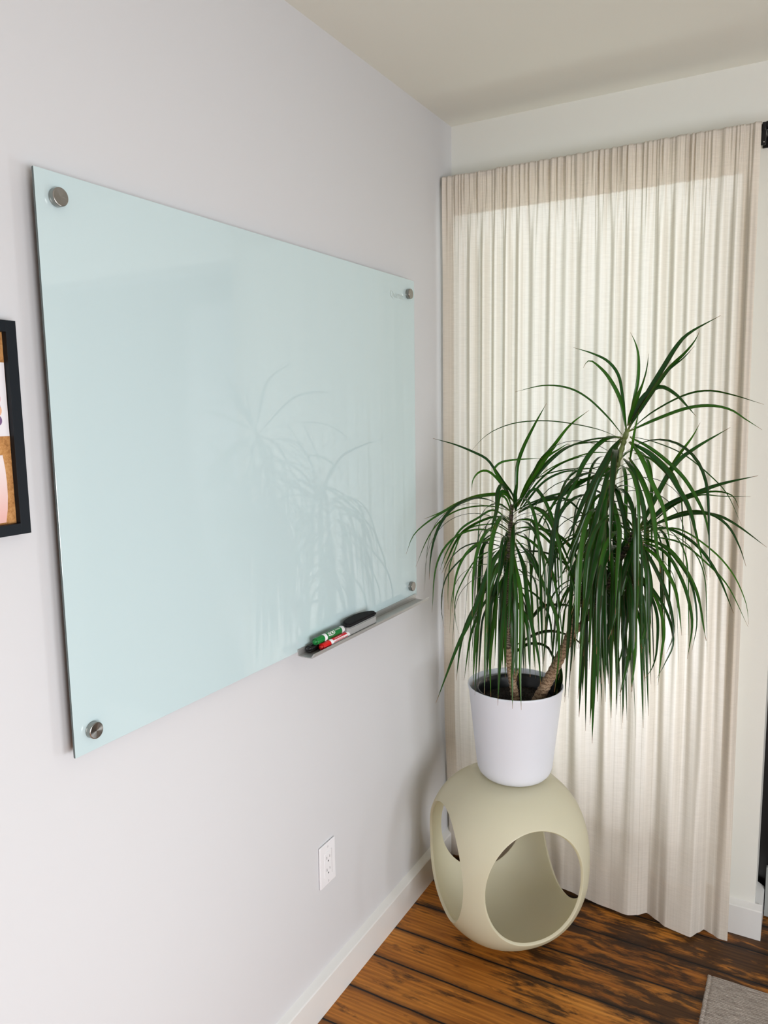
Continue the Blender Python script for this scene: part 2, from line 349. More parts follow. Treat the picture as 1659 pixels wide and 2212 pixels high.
def base_profile(bm, A, B, nrm, h=.088, h2=.099, t=.020):
    """baseboard from A to B (floor points on the wall face), nrm = out of the wall; soft bevelled cap"""
    prof = [(0, 0), (t, 0), (t, h), (t-.0025, h+.003), (.003, h2), (0, h2+.002)]
    n = Vector(nrm); rows = []
    for P in (A, B):
        rows.append([bm.verts.new(Vector(P)+n*a+Vector((0, 0, z))) for a, z in prof])
    k = len(prof)
    for i in range(k):
        j = (i+1) % k
        bm.faces.new((rows[0][i], rows[1][i], rows[1][j], rows[0][j]))
    bm.faces.new(rows[0]); bm.faces.new(rows[1][::-1])
    bmesh.ops.recalc_face_normals(bm, faces=bm.faces)
bm = bmesh.new(); base_profile(bm, (0, -4.2, 0), (0, 0, 0), (1, 0, 0)); struct('baseboard_left', bm, M_TRIM)
bm = bmesh.new(); base_profile(bm, (.02, 0, 0), (XE+.02, 0, 0), (0, -1, 0)); base_profile(bm, (XE, 0, 0), (XE, .12, 0), (1, 0, 0))
struct('baseboard_back', bm, M_TRIM)

# window behind the curtain
M_GLASS = NT('window_glass'); _tr = M_GLASS.n('BsdfTransparent'); _gl = M_GLASS.n('BsdfGlossy', Roughness=.02); _fr = M_GLASS.n('Fresnel', IOR=1.45)
_mx = M_GLASS.n('MixShader'); M_GLASS.put(_mx.inputs[0], _fr.outputs[0]); M_GLASS.put(_mx.inputs[1], _tr.outputs[0]); M_GLASS.put(_mx.inputs[2], _gl.outputs[0]); M_GLASS = M_GLASS.fin(_mx)
bm = bmesh.new(); f = .03
box(bm, WX0, WX0+f, .08, .13, WZ0, WZ1); box(bm, WX1-f, WX1, .08, .13, WZ0, WZ1); box(bm, WX0+f, WX1-f, .08, .13, WZ0, WZ0+f); box(bm, WX0+f, WX1-f, .08, .13, WZ1-f, WZ1)
w = struct('window_1', bm, M_TRIM)
bm = bmesh.new(); box(bm, WX0+f, WX1-f, .10, .106, WZ0+f, WZ1-f); link('pane', bm, M_GLASS, w)

# black glazed door to the right of the wall end
M_BLACK = plain('black_paint', C4(.006, .006, .007), .3)
bm = bmesh.new()
box(bm, XE-.05, XE+.13, .141, .19, 0, 2.11); box(bm, 1.98, 2.10, .145, .19, 0, 2.11); box(bm, XE+.13, 1.98, .145, .19, 2.0, 2.11); box(bm, XE+.13, 1.98, .145, .19, 0, .01)
d = struct('door_1', bm, M_BLACK)
bm = bmesh.new(); box(bm, XE+.13, 1.98, .16, .166, .01, 2.0); link('pane', bm, M_GLASS, d)
bm = bmesh.new(); box(bm, XE+.0225, 1.95, .100, .112, .006, .165); link('kick_plate', bm, plain('grey_metal', C4(.33, .35, .34), .35), d)

# ------------------------------------------------------------------ board
def m_board():
    t = NT('frosted_board_glass')
    n = t.noise(t.coord(), 1.2, 2)
    c = t.mix(t.math('MULTIPLY', n, .3), C4(.525, .650, .675), C4(.50, .625, .650))
    b = t.bsdf(Base_Color=c, Roughness=.03, IOR=1.6)
    b.inputs['Specular IOR Level'].default_value = .5
    return t.fin(b)
M_BOARD = m_board()
BY1, BY0 = -.3264, -1.548; BZ0, BZ1 = .996, 1.910; BXF = .030
M_STEEL = None
def m_steel():
    t = NT('brushed_steel_cap')
    g = t.n('TexCoord'); sep = t.n('SeparateXYZ'); t.t.links.new(g.outputs['Object'], sep.inputs[0])
    b = t.bsdf(Base_Color=C4(.33, .315, .295), Metallic=1.0, Roughness=.2)
    b.inputs['Anisotropic'].default_value = .9
    tg = t.n('Tangent', direction_type='RADIAL', axis='X'); t.put(b.inputs['Tangent'], tg.outputs[0])
    return t.fin(b)
M_STEEL = m_steel()
board = empty('glass_board', (BXF-.004, (BY0+BY1)/2, BZ0), 'large frosted pale mint glass dry-erase board mounted on the left wall', 'board')
bm = bmesh.new(); box(bm, BXF-.0045, BXF, BY0, BY1, BZ0, BZ1, .0009, 2)
gp = link('glass_panel', bm, M_BOARD, board)
gp.data.materials.append(plain('shaded_left_edge', C4(.10, .13, .13), .15))  # left edge's dark look is painted into its colour; other edges stay pale
for p in gp.data.polygons:
    if p.normal.y < -.9: p.material_index = 1
bm = bmesh.new(); box(bm, BXF-.0056, BXF-.0046, BY0+.001, BY1-.001, BZ0+.001, BZ1-.001); link('gap_shade_sheet', bm, plain('gap_shade_dark', C4(.10, .095, .09), .8), board)  # unseen dark sheet, added to cut bounce and deepen shade in the wall gap
Mx = Matrix(((0, 0, 1), (0, 1, 0), (-1, 0, 0)))  # local z -> world x
for (yy, zz) in ((BY0+.036, 1.8725), (BY0+.036, 1.0325), (BY1-.040, 1.8695), (BY1-.040, 1.0325)):
    bm = bmesh.new()
    lathe(bm, [(.0135, .0), (.0138, .0005), (.0138, .0098), (.0134, .0106), (.0125, .0110), (.0001, .0106)], (0, 0, 0), 48, Mx, cap0=True)
    lathe(bm, [(.008, -.0285), (.008, -.0045)], (0, 0, 0), 24, Mx, cap0=True, cap1=True)
    bmesh.ops.recalc_face_normals(bm, faces=bm.faces)
    me = bpy.data.meshes.new('standoff_cap'); bm.to_mesh(me); bm.free()
    o = bpy.data.objects.new('standoff_cap', me); COL.objects.link(o); me.materials.append(M_STEEL)
    o.parent = board; o.location = Vector((BXF, yy, zz))-board.location
    o['label'] = 'round brushed steel mounting cap'
    for p in me.polygons: p.use_smooth = abs(p.normal.x) < .9

def text_mesh(s, size, shear=0, offset=0, align='LEFT', space=1):
    cu = bpy.data.curves.new('txt', 'FONT'); cu.body = s; cu.size = size; cu.shear = shear; cu.offset = offset; cu.align_x = align; cu.space_character = space
    cu.resolution_u = 4
    o = bpy.data.objects.new('txt', cu); COL.objects.link(o)
    bpy.context.view_layer.update()
    me = bpy.data.meshes.new_from_object(o.evaluated_get(bpy.context.evaluated_depsgraph_get()))
    bpy.data.objects.remove(o); bpy.data.curves.remove(cu)
    bm = bmesh.new(); bm.from_mesh(me); bpy.data.meshes.remove(me)
    return bm
bm = text_mesh('Quartet', .026, offset=-.0002)
xs = [v.co.x for v in bm.verts]; sx = .074/(max(xs)-min(xs))
for v in bm.verts: v.co = Vector((BXF+.0003, -.469+(v.co.x-min(xs))*sx, 1.851+v.co.y*.95))
link('brand_lettering', bm, plain('grey_print', C4(.44, .52, .51), .4), board)

# marker tray
M_ALU = NT('brushed_aluminium'); _n = M_ALU.noise(M_ALU.coord((300, 2, 300)), 1, 3)
M_ALU = M_ALU.fin(M_ALU.bsdf(Base_Color=M_ALU.ramp(_n, [(.3, (.50, .50, .50)), (.7, (.62, .62, .615))]), Metallic=.7, Roughness=.42))
tray = empty('marker_tray', (.03, -.637, .985), 'narrow brushed aluminium tray along the lower right edge of the glass board', 'tray')
bm = bmesh.new()
TY0, TY1 = -.936, -.338
prof = [(.0305, .9875), (.0305, 1.0035), (.0325, 1.0035), (.0328, .9890), (.060, .9880), (.0685, .9893), (.0735, .9965), (.0762, .9990), (.0775, .9972), (.0755, .9930), (.0700, .9868), (.061, .9858), (.040, .9865)]
rows = [[bm.verts.new((a, y, z)) for a, z in prof] for y in (TY0, TY1)]
k = len(prof)
for i in range(k): bm.faces.new((rows[0][i], rows[1][i], rows[1][(i+1) % k], rows[0][(i+1) % k]))
bm.faces.new(rows[0]); bm.faces.new(rows[1][::-1]); bmesh.ops.recalc_face_normals(bm, faces=bm.faces)
link('tray_channel', bm, M_ALU, tray)

# markers -------------------------------------------------------------
def marker(name_label, P0, P1, capc, barc, textcol, lab_rot=0, whiteband=True, logo=None):
    """P0 = cap tip end, P1 = tail end (axis along +y mostly)"""
    P0, P1 = Vector(P0), Vector(P1); ax = (P1-P0).normalized(); Ln = (P1-P0).length
    z = Vector((0, 0, 1)); u = z.cross(ax).normalized(); w_ = ax.cross(u)
    M = Matrix((u, w_, ax)).transposed()
    root = empty('dry_erase_marker', P0, name_label, 'marker', 'markers in the tray')
    r = .0087
    cm = plain('marker_cap_plastic', capc, .25); bmt = plain('marker_white_plastic', C4(.80, .80, .82), .3)
    bm = bmesh.new(); lathe(bm, [(.0040, 0), (.0048, .0006), (.0048, .006), (.0066, .0068), (.0078, .0045), (.0084, .0055), (.0086, .034), (.0089, .035)], P0, 32, M, cap0=True)
    bmesh.ops.recalc_face_normals(bm, faces=bm.faces); link('cap', bm, cm, root, True)
    bm = bmesh.new(); lathe(bm, [(.0080, .034), (r, .0345), (r, Ln-.003), (.0080, Ln-.0008), (.005, Ln), (.0001, Ln)], P0, 32, M, cap0=True)
    bmesh.ops.recalc_face_normals(bm, faces=bm.faces); link('barrel', bm, bmt, root, True)
    # printed sleeve
    bm = bmesh.new(); lathe(bm, [(r+.00015, .046), (r+.00015, Ln-.014)], P0, 40, M); bmesh.ops.recalc_face_normals(bm, faces=bm.faces)
    link('printed_sleeve', bm, plain('marker_sleeve_ink', barc, .3), root, True)
    def wrap(bm, s0, a0, rr):
        for v in bm.verts:
            a = a0 - v.co.y/rr; s = s0+v.co.x
            v.co = P0 + M @ Vector((rr*math.cos(a), rr*math.sin(a), s))
    white = plain('marker_lettering_white', C4(.85, .85, .85), .4)
    if logo:
        t = text_mesh(logo[0], logo[1], shear=.25, offset=.0005)
        wrap(t, logo[2], logo[3], r+.0004); link('lettering', t, white, root)
        for (s0, ln, a) in ((Ln-.040, .022, 1.95), (Ln-.040, .022, 2.15), (.056, .016, 2.95)):
            if ln:
                b2 = bmesh.new(); lathe_strip(b2, P0, M, r+.0004, s0, s0+ln, a, a+.08); link('small_print', b2, white, root)
    return root, M
def lathe_strip(bm, P0, M, rr, s0, s1, a0, a1, n=5):
    A = []
    for k in range(n+1):
        a = a0+(a1-a0)*k/n
        A.append([bm.verts.new(P0+M @ Vector((rr*math.cos(a), rr*math.sin(a), s))) for s in (s0, s1)])
    for p, q_ in zip(A, A[1:]): bm.faces.new((p[0], p[1], q_[1], q_[0]))

# black (under, against the board) – only its cap end shows; red in front; green on top
rb, _ = marker('black-capped marker lying at the back of the tray under the green one', (.0430, -.914, .9985), (.0430, -.794, .9985), C4(.006, .006, .007), C4(.01, .01, .01), None)
rr_, Mr = marker('red dry-erase marker with white and red label, in front in the tray', (.0620, -.889, .9985), (.0620, -.7655, .9985), C4(.62, .01, .01), C4(.80, .76, .79), None)
for (s0, s1, a0, a1) in ((.046, .108, 1.35, 2.42), (.046, .108, 2.90, 3.05), (.055, .090, 2.68, 2.75)):
    bm = bmesh.new(); lathe_strip(bm, Vector((.0620, -.889, .9985)), Mr, .0091, s0, s1, a0, a1); link('red_print', bm, plain('red_ink', C4(.60, .012, .03), .4), rr_)
bm = bmesh.new(); lathe_strip(bm, Vector((.0620, -.889, .9985)), Mr, .0094, .055, .085, 2.00, 2.12); link('small_print', bm, plain('pale_ink', C4(.85, .7, .72), .4), rr_)
rg_, _ = marker('green dry-erase marker resting on top of the black and red ones', (.0522, -.901, 1.0135), (.0522, -.777, 1.0135), C4(.005, .19, .035), C4(.006, .17, .035), None,
                logo=('EXPO', .0115, .0500, 2.85))

# eraser ----------------------------------------------------------------
er = empty('board_eraser', (.056, -.70, .99), 'grey eraser with black felt top standing in the tray beside the markers', 'eraser')
def eraser_outline(n=40, y0=-.7745, y1=-.637, xf=.0715, xb=.0335, grow=0):
    P = [(xf+grow, y0+.012), (xf+grow, y1-.006), (xf-.004+grow, y1-.001+grow), (xf-.012, y1+grow)]
    # long curved back
    for k in range(n+1):
        t = k/n; a = math.pi*t
        P.append((xb+.0255*(abs(2*t-1))**3.0*.9 - grow, (y1) + (y0-y1)*t))
    P.append((xf-.008, y0-grow)); P.append((xf-.001+grow, y0+.004))
    return P
def prism(bm, P, z0, z1, bev=.002, top_inset=0):
    a = [bm.verts.new((x, y, z0)) for x, y in P]; b = [bm.verts.new((x, y, z1)) for x, y in P]
    f = [bm.faces.new(a[::-1]), bm.faces.new(b)]
    for i in range(len(P)): j = (i+1) % len(P); bm.faces.new((a[i], a[j], b[j], b[i]))
    bmesh.ops.recalc_face_normals(bm, faces=bm.faces)
    if bev: bmesh.ops.bevel(bm, geom=[e for e in bm.edges if abs(e.verts[0].co.z-e.verts[1].co.z) < 1e-6], offset=bev, segments=2, affect='EDGES')
bm = bmesh.new(); prism(bm, eraser_outline(), .9895, 1.0165); link('eraser_body', bm, plain('grey_plastic', C4(.33, .335, .335), .4), er)
bm = bmesh.new(); prism(bm, eraser_outline(grow=.0004), 1.0165, 1.0275, .0038); link('felt_pad', bm, plain('black_felt', C4(.004, .004, .005), .95), er)

# ------------------------------------------------------------------ cork board
cork = empty('cork_board', (.006, -1.82, 1.373), 'black framed cork pin board at the left edge of the view', 'pin board')
CY1, CY0, CZ0, CZ1 = -1.589, -2.05, 1.3725, 1.685; fw = .0165
bm = bmesh.new()
box(bm, 0.001, .020, CY1-fw, CY1, CZ0, CZ1, .0003); box(bm, 0.001, .020, CY0, CY0+fw, CZ0, CZ1, .0003)
box(bm, 0.001, .020, CY0+fw, CY1-fw, CZ0, CZ0+fw, .0003); box(bm, 0.001, .020, CY0+fw, CY1-fw, CZ1-fw, CZ1, .0003)
link('frame', bm, plain('black_frame', C4(.006, .009, .013), .5, Specular_IOR_Level=.2), cork)
t = NT('cork'); _v = t.coord(); _a = t.noise(_v, 260, 4, .7); _b = t.noise(_v, 60, 3)
M_CORK = t.fin(t.bsdf(Base_Color=t.ramp(t.math('ADD', t.math('MULTIPLY', _a, .6), t.math('MULTIPLY', _b, .4)), [(.3, (.22, .085, .02)), (.5, (.46, .22, .07)), (.7, (.60, .33, .13))]), Roughness=.9, Normal=t.bump(_a, .3, .001)))
bm = bmesh.new(); box(bm, .002, .010, CY0+fw, CY1-fw, CZ0+fw, CZ1-fw); link('cork_sheet', bm, M_CORK, cork)
M_CARD = plain('card_paper', C4(.74, .72, .76), .6)
bm = bmesh.new(); box(bm, .0102, .0112, -1.70, -1.6065, 1.5185, 1.625)
pc = link('picture_card', bm, M_CARD); tag(pc, 'white picture card with pink and purple print pinned high on the cork', 'card')
for (zz, rad_, col) in ((1.573, .0095, (.66, .42, .44)), (1.556, .0100, (.70, .40, .26)), (1.5415, .0085, (.16, .08, .20)), (1.5625, .006, (.55, .35, .55))):
    bm = bmesh.new(); lathe(bm, [(.0001, 0), (rad_, 0), (rad_, .0004), (.0001, .0004)], (.01125, -1.6205-rad_*.55, zz), 24, Mx); bmesh.ops.recalc_face_normals(bm, faces=bm.faces)
    link('printed_shape', bm, plain('card_ink', C4(*col), .6), pc)
bm = bmesh.new()
P = [(-1.70, 1.392), (-1.6225, 1.392), (-1.6190, 1.41), (-1.6170, 1.43), (-1.6165, 1.45), (-1.6175, 1.47), (-1.620, 1.491), (-1.70, 1.491)]
a = [bm.verts.new((.0102, y, z)) for y, z in P]; b = [bm.verts.new((.0112, y, z)) for y, z in P]; bm.faces.new(a); bm.faces.new(b[::-1])
for i in range(len(P)): bm.faces.new((a[i], a[(i+1) % len(P)], b[(i+1) % len(P)], b[i]))
bmesh.ops.recalc_face_normals(bm, faces=bm.faces)
t = NT('pink_card'); g = t.n('TexCoord'); sp = t.n('SeparateXYZ'); t.t.links.new(g.outputs['Object'], sp.inputs[0])
mr = t.n('MapRange', Value=sp.outputs[2]); mr.inputs[1].default_value = 1.40; mr.inputs[2].default_value = 1.48
pk = link('pink_card', bm, t.fin(t.bsdf(Base_Color=t.ramp(mr.outputs[0], [(0, (.72, .42, .38)), (1, (.76, .68, .68))]), Roughness=.6)))
tag(pk, 'pale pink card with rounded side pinned low on the cork', 'card')

# ------------------------------------------------------------------ outlet
ol = empty('wall_outlet', (.0, -.798, .3875), 'white duplex electrical outlet low on the left wall', 'outlet')
M_PLATE = plain('outlet_plastic', C4(.80, .80, .83), .3); M_DARK = plain('slot_dark', C4(.10, .10, .11), .6)
oy0, oy1, oz0, oz1 = -.8335, -.7625, .3305, .4445
bm = bmesh.new(); box(bm, 0.0005, .0062, oy0, oy1, oz0, oz1, .0025, 3); link('cover_plate', bm, M_PLATE, ol)
oc = (oy0+oy1)/2; oz = (oz0+oz1)/2
bm = bmesh.new(); box(bm, .005, .0072, oc-.0168, oc+.0168, oz-.0335, oz+.0335, .0007, 2); recep = link('receptacle', bm, M_PLATE, ol)
bm = bmesh.new(); box(bm, .0055, .00645, oc+.0170, oc+.0180, oz-.0335, oz+.0335); link('reveal_line', bm, M_DARK, ol)
for s in (-1, 1):
    zc = oz+s*.0165
    bm = bmesh.new()
    box(bm, .0070, .00745, oc-.0075, oc-.0058, zc-.0020, zc+.0055); box(bm, .0070, .00745, oc+.0058, oc+.0072, zc-.0010, zc+.0050)
    lathe(bm, [(.0024, .0070), (.0024, .00745)], (0, oc, zc-.0085), 16, Mx, cap0=True, cap1=True)
    link('socket_slots', bm, M_DARK, recep)
    bm = bmesh.new(); lathe(bm, [(.0028, .006), (.0028, .0070), (.0018, .0073)], (0, oc, oz+s*.0475), 20, Mx, cap1=True); link('screw', bm, plain('screw_paint', C4(.62, .62, .64), .4), ol)

# ------------------------------------------------------------------ small nail in the wall
nb = bmesh.new(); lathe(nb, [(.0016, 0), (.0018, .003), (.0010, .0036)], (0, -.3150, 1.397), 12, Mx, cap1=True)
tag(link('wall_nail', nb, M_BLACK), 'tiny dark nail in the left wall just right of the board', 'nail')

# ------------------------------------------------------------------ curtain
def fold_phase(cent):
    """phase function with dark-band centres at odd pi"""
    c = sorted(cent)
    c = [c[0]-(c[1]-c[0])*k for k in (2, 1)]+c+[c[-1]+(c[-1]-c[-2])*k for k in (1, 2, 3)]
    c.sort()
    def f(x):
        for i in range(len(c)-1):
            if x <= c[i+1] or i == len(c)-2:
                return 2*math.pi*(i+(x-c[i])/(c[i+1]-c[i]))
    return f
TOPC = [.075, .120, .160, .195, .232, .272, .325, .370, .415, .462, .512, .548, .588, .628, .668, .706, .742, .778, .815, .850]
BOTC = [.10, .17, .245, .33, .41, .495, .575, .672, .745, .826, .90]
ph_t, ph_b = fold_phase(TOPC), fold_phase(BOTC)
rng = random.Random(5)
RIP = [(.012+.0044*i+rng.uniform(-.0018, .0018), rng.uniform(.0020, .0042), rng.choice((-1, 1))*rng.uniform(.0020, .0066), rng.uniform(.035, .17)) for i in range(198)]
SUB = [(rng.uniform(.05, .86), rng.uniform(.007, .016), rng.uniform(-.0028, .0028)) for _ in range(40)]
AMP = [rng.uniform(.5, 1.35) for _ in range(40)]
def lerp(a, b, t): t = max(0, min(1, t)); return a+(b-a)*t
def sst(t): t = max(0, min(1, t)); return t*t*(3-2*t)
HEMC = [(.485, -.080), (.555, -.092), (.619, -.106), (.645, -.092), (.667, -.070), (.700, -.090), (.725, -.107), (.760, -.111), (.793, -.114), (.812, -.080), (.824, -.058), (.845, -.068), (.868, -.082), (.9, -.085)]
def hem_y(x):
    if x < HEMC[0][0]:
        return -.056 - .024*sst((x-.33)/.16) + .008*math.cos(2*math.pi*x/.075)*(.6+.4*math.sin(9*x))
    for (a, ya), (b, yb) in zip(HEMC, HEMC[1:]):
        if x <= b: return ya+(yb-ya)*sst((x-a)/(b-a))*.6+(yb-ya)*.4*(x-a)/(b-a)
    return HEMC[-1][1]
def curtain_y(x, z):
    zt = 2.246
    h = (zt-z)/zt                       # 0 top, 1 floor
    top = sst((h-.02)/.10)
    edge = sst((x-.055)/.03)*.85+.15
    pt = ph_t(x); it = int(pt/(2*math.pi)) % 40
    a_t = .0092*top*(1-sst((h-.45)/.5)*.75)*AMP[it]
    y = -.094
    y += a_t*edge*math.sin(pt)
    a_b = .0120*sst((h-.25)/.5)*sst((x-.02)/.15)
    y += a_b*math.sin(ph_b(x)+.6)*(1-sst((h-.88)/.12))
    k = sst((h-.72)/.28)
    y = y*(1-k)+hem_y(x)*k
    # keep clear behind the table
    # header gathers
    for c, w_, a, ln in RIP:
        d = (x-c)/w_
        if abs(d) < 3: y += a*math.exp(-d*d)*(1-sst((h-.006)/ln))*(.7+.3*sst(h/.012))
    for c, w_, a in SUB:
        d = (x-c)/w_
        if abs(d) < 3: y += a*math.exp(-d*d)*top*(1-.6*k)
    if h < .016: y += .009*(1-math.sqrt(max(0, 1-(1-h/.016)**2)))*0
    return y
CX0, CX1 = .012, .889
def curtain_grid(x0, x1, nx, zs, off=0.0, xr=0):
    bm = bmesh.new(); rows = []
    for z in zs:
        row = []
        for i in range(nx+1):
            x = x0+(x1-x0)*i/nx
            xx = x + .014*sst((2.25-z)/2.25)*sst((x-.3)/.6)
            zb = z
            if z < .1: zb = z + (.1-z)/.1*(.004*math.sin(x*21)+.002)
            row.append(bm.verts.new((xx, curtain_y(x, z)+off, zb)))
        rows.append(row)
    for a, b in zip(rows, rows[1:]):
        for i in range(nx): bm.faces.new((a[i], a[i+1], b[i+1], b[i]))
    return bm
def m_curtain(name, dcol, tcol, share=.40):
    t = NT(name)
    slub = t.noise(t.coord((420, 1, .6)), 1, 3, .6); slub2 = t.noise(t.coord((160, 1, .3)), 1, 2, .5)
    th = t.noise(t.coord((30, 30, 900)), 1, 2, .6)
    s = t.math('ADD', t.math('MULTIPLY', slub, .6), t.math('MULTIPLY', slub2, .4))
    f = t.ramp(s, [(.28, (.76, .74, .70)), (.42, (.95, .95, .94)), (.55, (1, 1, 1))])
    f2 = t.ramp(th, [(.35, (.93, .93, .93)), (.6, (1, 1, 1))])
    dc = t.mix(1.0, t.mix(1.0, dcol, f, 'MULTIPLY'), f2, 'MULTIPLY')
    tc = t.mix(1.0, t.mix(1.0, tcol, f, 'MULTIPLY'), f2, 'MULTIPLY')
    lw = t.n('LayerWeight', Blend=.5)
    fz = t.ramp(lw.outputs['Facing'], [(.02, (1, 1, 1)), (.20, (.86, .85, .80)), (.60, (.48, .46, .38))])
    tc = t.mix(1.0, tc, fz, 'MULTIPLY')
    hb = t.math('ADD', t.math('MULTIPLY', th, .5), slub)
    nb_ = t.bump(hb, .25, .0012)
    d = t.n('BsdfDiffuse', Color=dc, Normal=nb_); tr = t.n('BsdfTranslucent', Color=tc, Normal=nb_)
    m = t.n('MixShader'); m.inputs[0].default_value = share
    t.t.links.new(d.outputs[0], m.inputs[1]); t.t.links.new(tr.outputs[0], m.inputs[2])
    return t.fin(m)
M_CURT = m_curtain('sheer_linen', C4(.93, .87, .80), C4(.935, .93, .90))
M_HEAD = m_curtain('doubled_linen', C4(.93, .84, .73), C4(.98, .90, .77), .54)
cur = empty('curtain', (.45, -.09, 0), 'long off-white sheer curtain gathered on a rod in front of the window', 'curtain')
zs = [2.246-.008*i for i in range(26)]
while zs[-1] > .02: zs.append(zs[-1]-.022)
zs[-1] = .012
def side(bm):
    for f_ in bm.faces: f_.smooth = True
    return bm
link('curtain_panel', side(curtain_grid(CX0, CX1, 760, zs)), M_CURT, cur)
hz = [2.246-.0075*i for i in range(16)]+[2.131]
link('rod_pocket', side(curtain_grid(CX0, CX1, 760, hz, .0035)), M_HEAD, cur)
zz_ = [z for z in zs if z < 2.14]
link('side_hem', side(curtain_grid(CX0, .050, 30, zz_, .003)), M_HEAD, cur)
link('side_hem', side(curtain_grid(.852, CX1, 30, zz_, .003)), M_HEAD, cur)
zz2 = [.165, .14, .11, .08, .05, .012]
link('bottom_hem', side(curtain_grid(CX0, CX1, 500, zz2, .003)), M_HEAD, cur)
# top closure of pocket over the rod
bm = bmesh.new(); rows = []
for j in range(6):
    a = math.pi*j/5
    rows.append([])
    for i in range(761):
        x = CX0+(CX1-CX0)*i/760; y0 = curtain_y(x, 2.246)
        rows[-1].append(bm.verts.new((x, y0+.010-.010*math.cos(a), 2.246+.007*math.sin(a))))
for a, b in zip(rows, rows[1:]):
    for i in range(760): bm.faces.new((a[i], a[i+1], b[i+1], b[i]))
link('pocket_top', side(bm), M_CURT, cur)

# rod
M_ROD = plain('black_iron', C4(.008, .008, .009), .32, .4)
rod = empty('curtain_rod', (.45, -.086, 2.240), 'thin black metal curtain rod running through the curtain header', 'curtain rod')
ZR = 2.2405; YR = -.0800
bm = bmesh.new(); pts = [Vector((.010, -.003, ZR)), Vector((.010, YR+.012, ZR)), Vector((.014, YR+.003, ZR)), Vector((.024, YR, ZR)), Vector((.3, YR, ZR)), Vector((.6, YR, ZR)), Vector((.893, YR, ZR))]
tube(bm, pts, .0052, 12); link('rod_bar', bm, M_ROD, rod, True)
bm = bmesh.new(); tube(bm, [Vector((.888, YR, ZR-.001)), Vector((.955, YR, ZR-.001))], .0082, 16)
tube(bm, [Vector((.899, YR, ZR+.002)), Vector((.915, YR, ZR+.002))], .0105, 16); link('rod_end', bm, M_ROD, rod, True)
bm = bmesh.new(); box(bm, .8905, .8995, YR-.010, YR+.011, ZR-.011, ZR+.009, .002); box(bm, .889, .9005, YR-.009, YR-.004, ZR-.046, ZR+.004, .002, 3)
tube(bm, [Vector((.895, YR+.004, ZR-.002)), Vector((.895, -.002, ZR-.002))], .004, 10); box(bm, .888, .902, -.006, -.0005, ZR-.03, ZR+.02, .001)
br = link('bracket', bm, M_ROD, rod)
bm = bmesh.new(); lathe(bm, [(.0018, 0), (.0012, .001)], (0, 0, 0), 10, Matrix(((1, 0, 0), (0, 0, -1), (0, 1, 0))), cap1=True)
for v in bm.verts: v.co += Vector((.896, YR-.0092, ZR-.039))
link('screw', bm, plain('bright_screw', C4(.7, .7, .7), .2, 1), br)

# ------------------------------------------------------------------ side table
QX, QY, QA, QH, N1, N2, AZ, HW, HH, ZC, HM = .3180, -.3225, .2340, .5073, 2.155, 2.312, -46.34, .1455, .1665, .2557, 2.04
EGG = .020; ZFLAT = .4900
def sgp(v, e): return math.copysign(abs(v)**e, v)
def dirv(phi, lat): return Vector((math.cos(lat)*math.cos(phi), math.cos(lat)*math.sin(phi), math.sin(lat)))
def body_pt(dv, k):
    dx, dy, dz = dv
    F = ((abs(dx)**N1+abs(dy)**N1)**(N2/N1)+abs(dz)**N2)**(1/N2)
    X, Y, Z = QA*dx/F, QA*dy/F, QH/2*dz/F
    f = 1+EGG*(Z/(QH/2))
    X *= f; Y *= f; Z += QH/2
    kk = .0045                      # soft flat top and base
    Z = ZFLAT-kk*math.log(1+math.exp(-(Z-ZFLAT)/kk)) if Z > .3 else Z
    if Z < .2: Z = .0035*math.log(1+math.exp(Z/.0035))
    r = R(AZ+k)
    return Vector((QX+X*math.cos(r)-Y*math.sin(r), QY+X*math.sin(r)+Y*math.cos(r), Z))
def hole_param(t):
    S = HW*sgp(math.cos(t), 2/HM); Z = ZC+HH*sgp(math.sin(t), 2/HM); zn = (Z-QH/2)/(QH/2)
    k2 = (1-abs(zn)**N2)**(N1/N2)-abs(S/QA)**N1
    X = max(k2, 0)**(1/N1)
    return math.atan2(S/QA, X), math.atan2(zn, math.hypot(X, S/QA))
bm = bmesh.new(); NTT, NS = 192, 30
for k in (0, 90, 180, 270):
    grid = []
    for i in range(NTT):
        t = 2*math.pi*(i)/NTT
        p0 = hole_param(t)
        # boundary point: right half runs up the +45 deg meridian, left half down the -45 deg one
        c, s_ = math.cos(t), math.sin(t)
        lat1 = math.asin(max(-1, min(1, s_)))
        p1 = dirv(math.pi/4 if c >= 0 else -math.pi/4, lat1); p0 = dirv(*p0)
        ang = p0.angle(p1)
        row = []
        for j in range(NS+1):
            u = j/NS
            dv = (p0*math.sin((1-u)*ang)+p1*math.sin(u*ang))/math.sin(ang)
            row.append(bm.verts.new(body_pt(dv, k)))
        grid.append(row)
    for i in range(NTT):
        a, b = grid[i], grid[(i+1) % NTT]
        for j in range(NS): bm.faces.new((a[j], b[j], b[j+1], a[j+1]))
bmesh.ops.remove_doubles(bm, verts=bm.verts, dist=.0003)
bmesh.ops.recalc_face_normals(bm, faces=bm.faces)
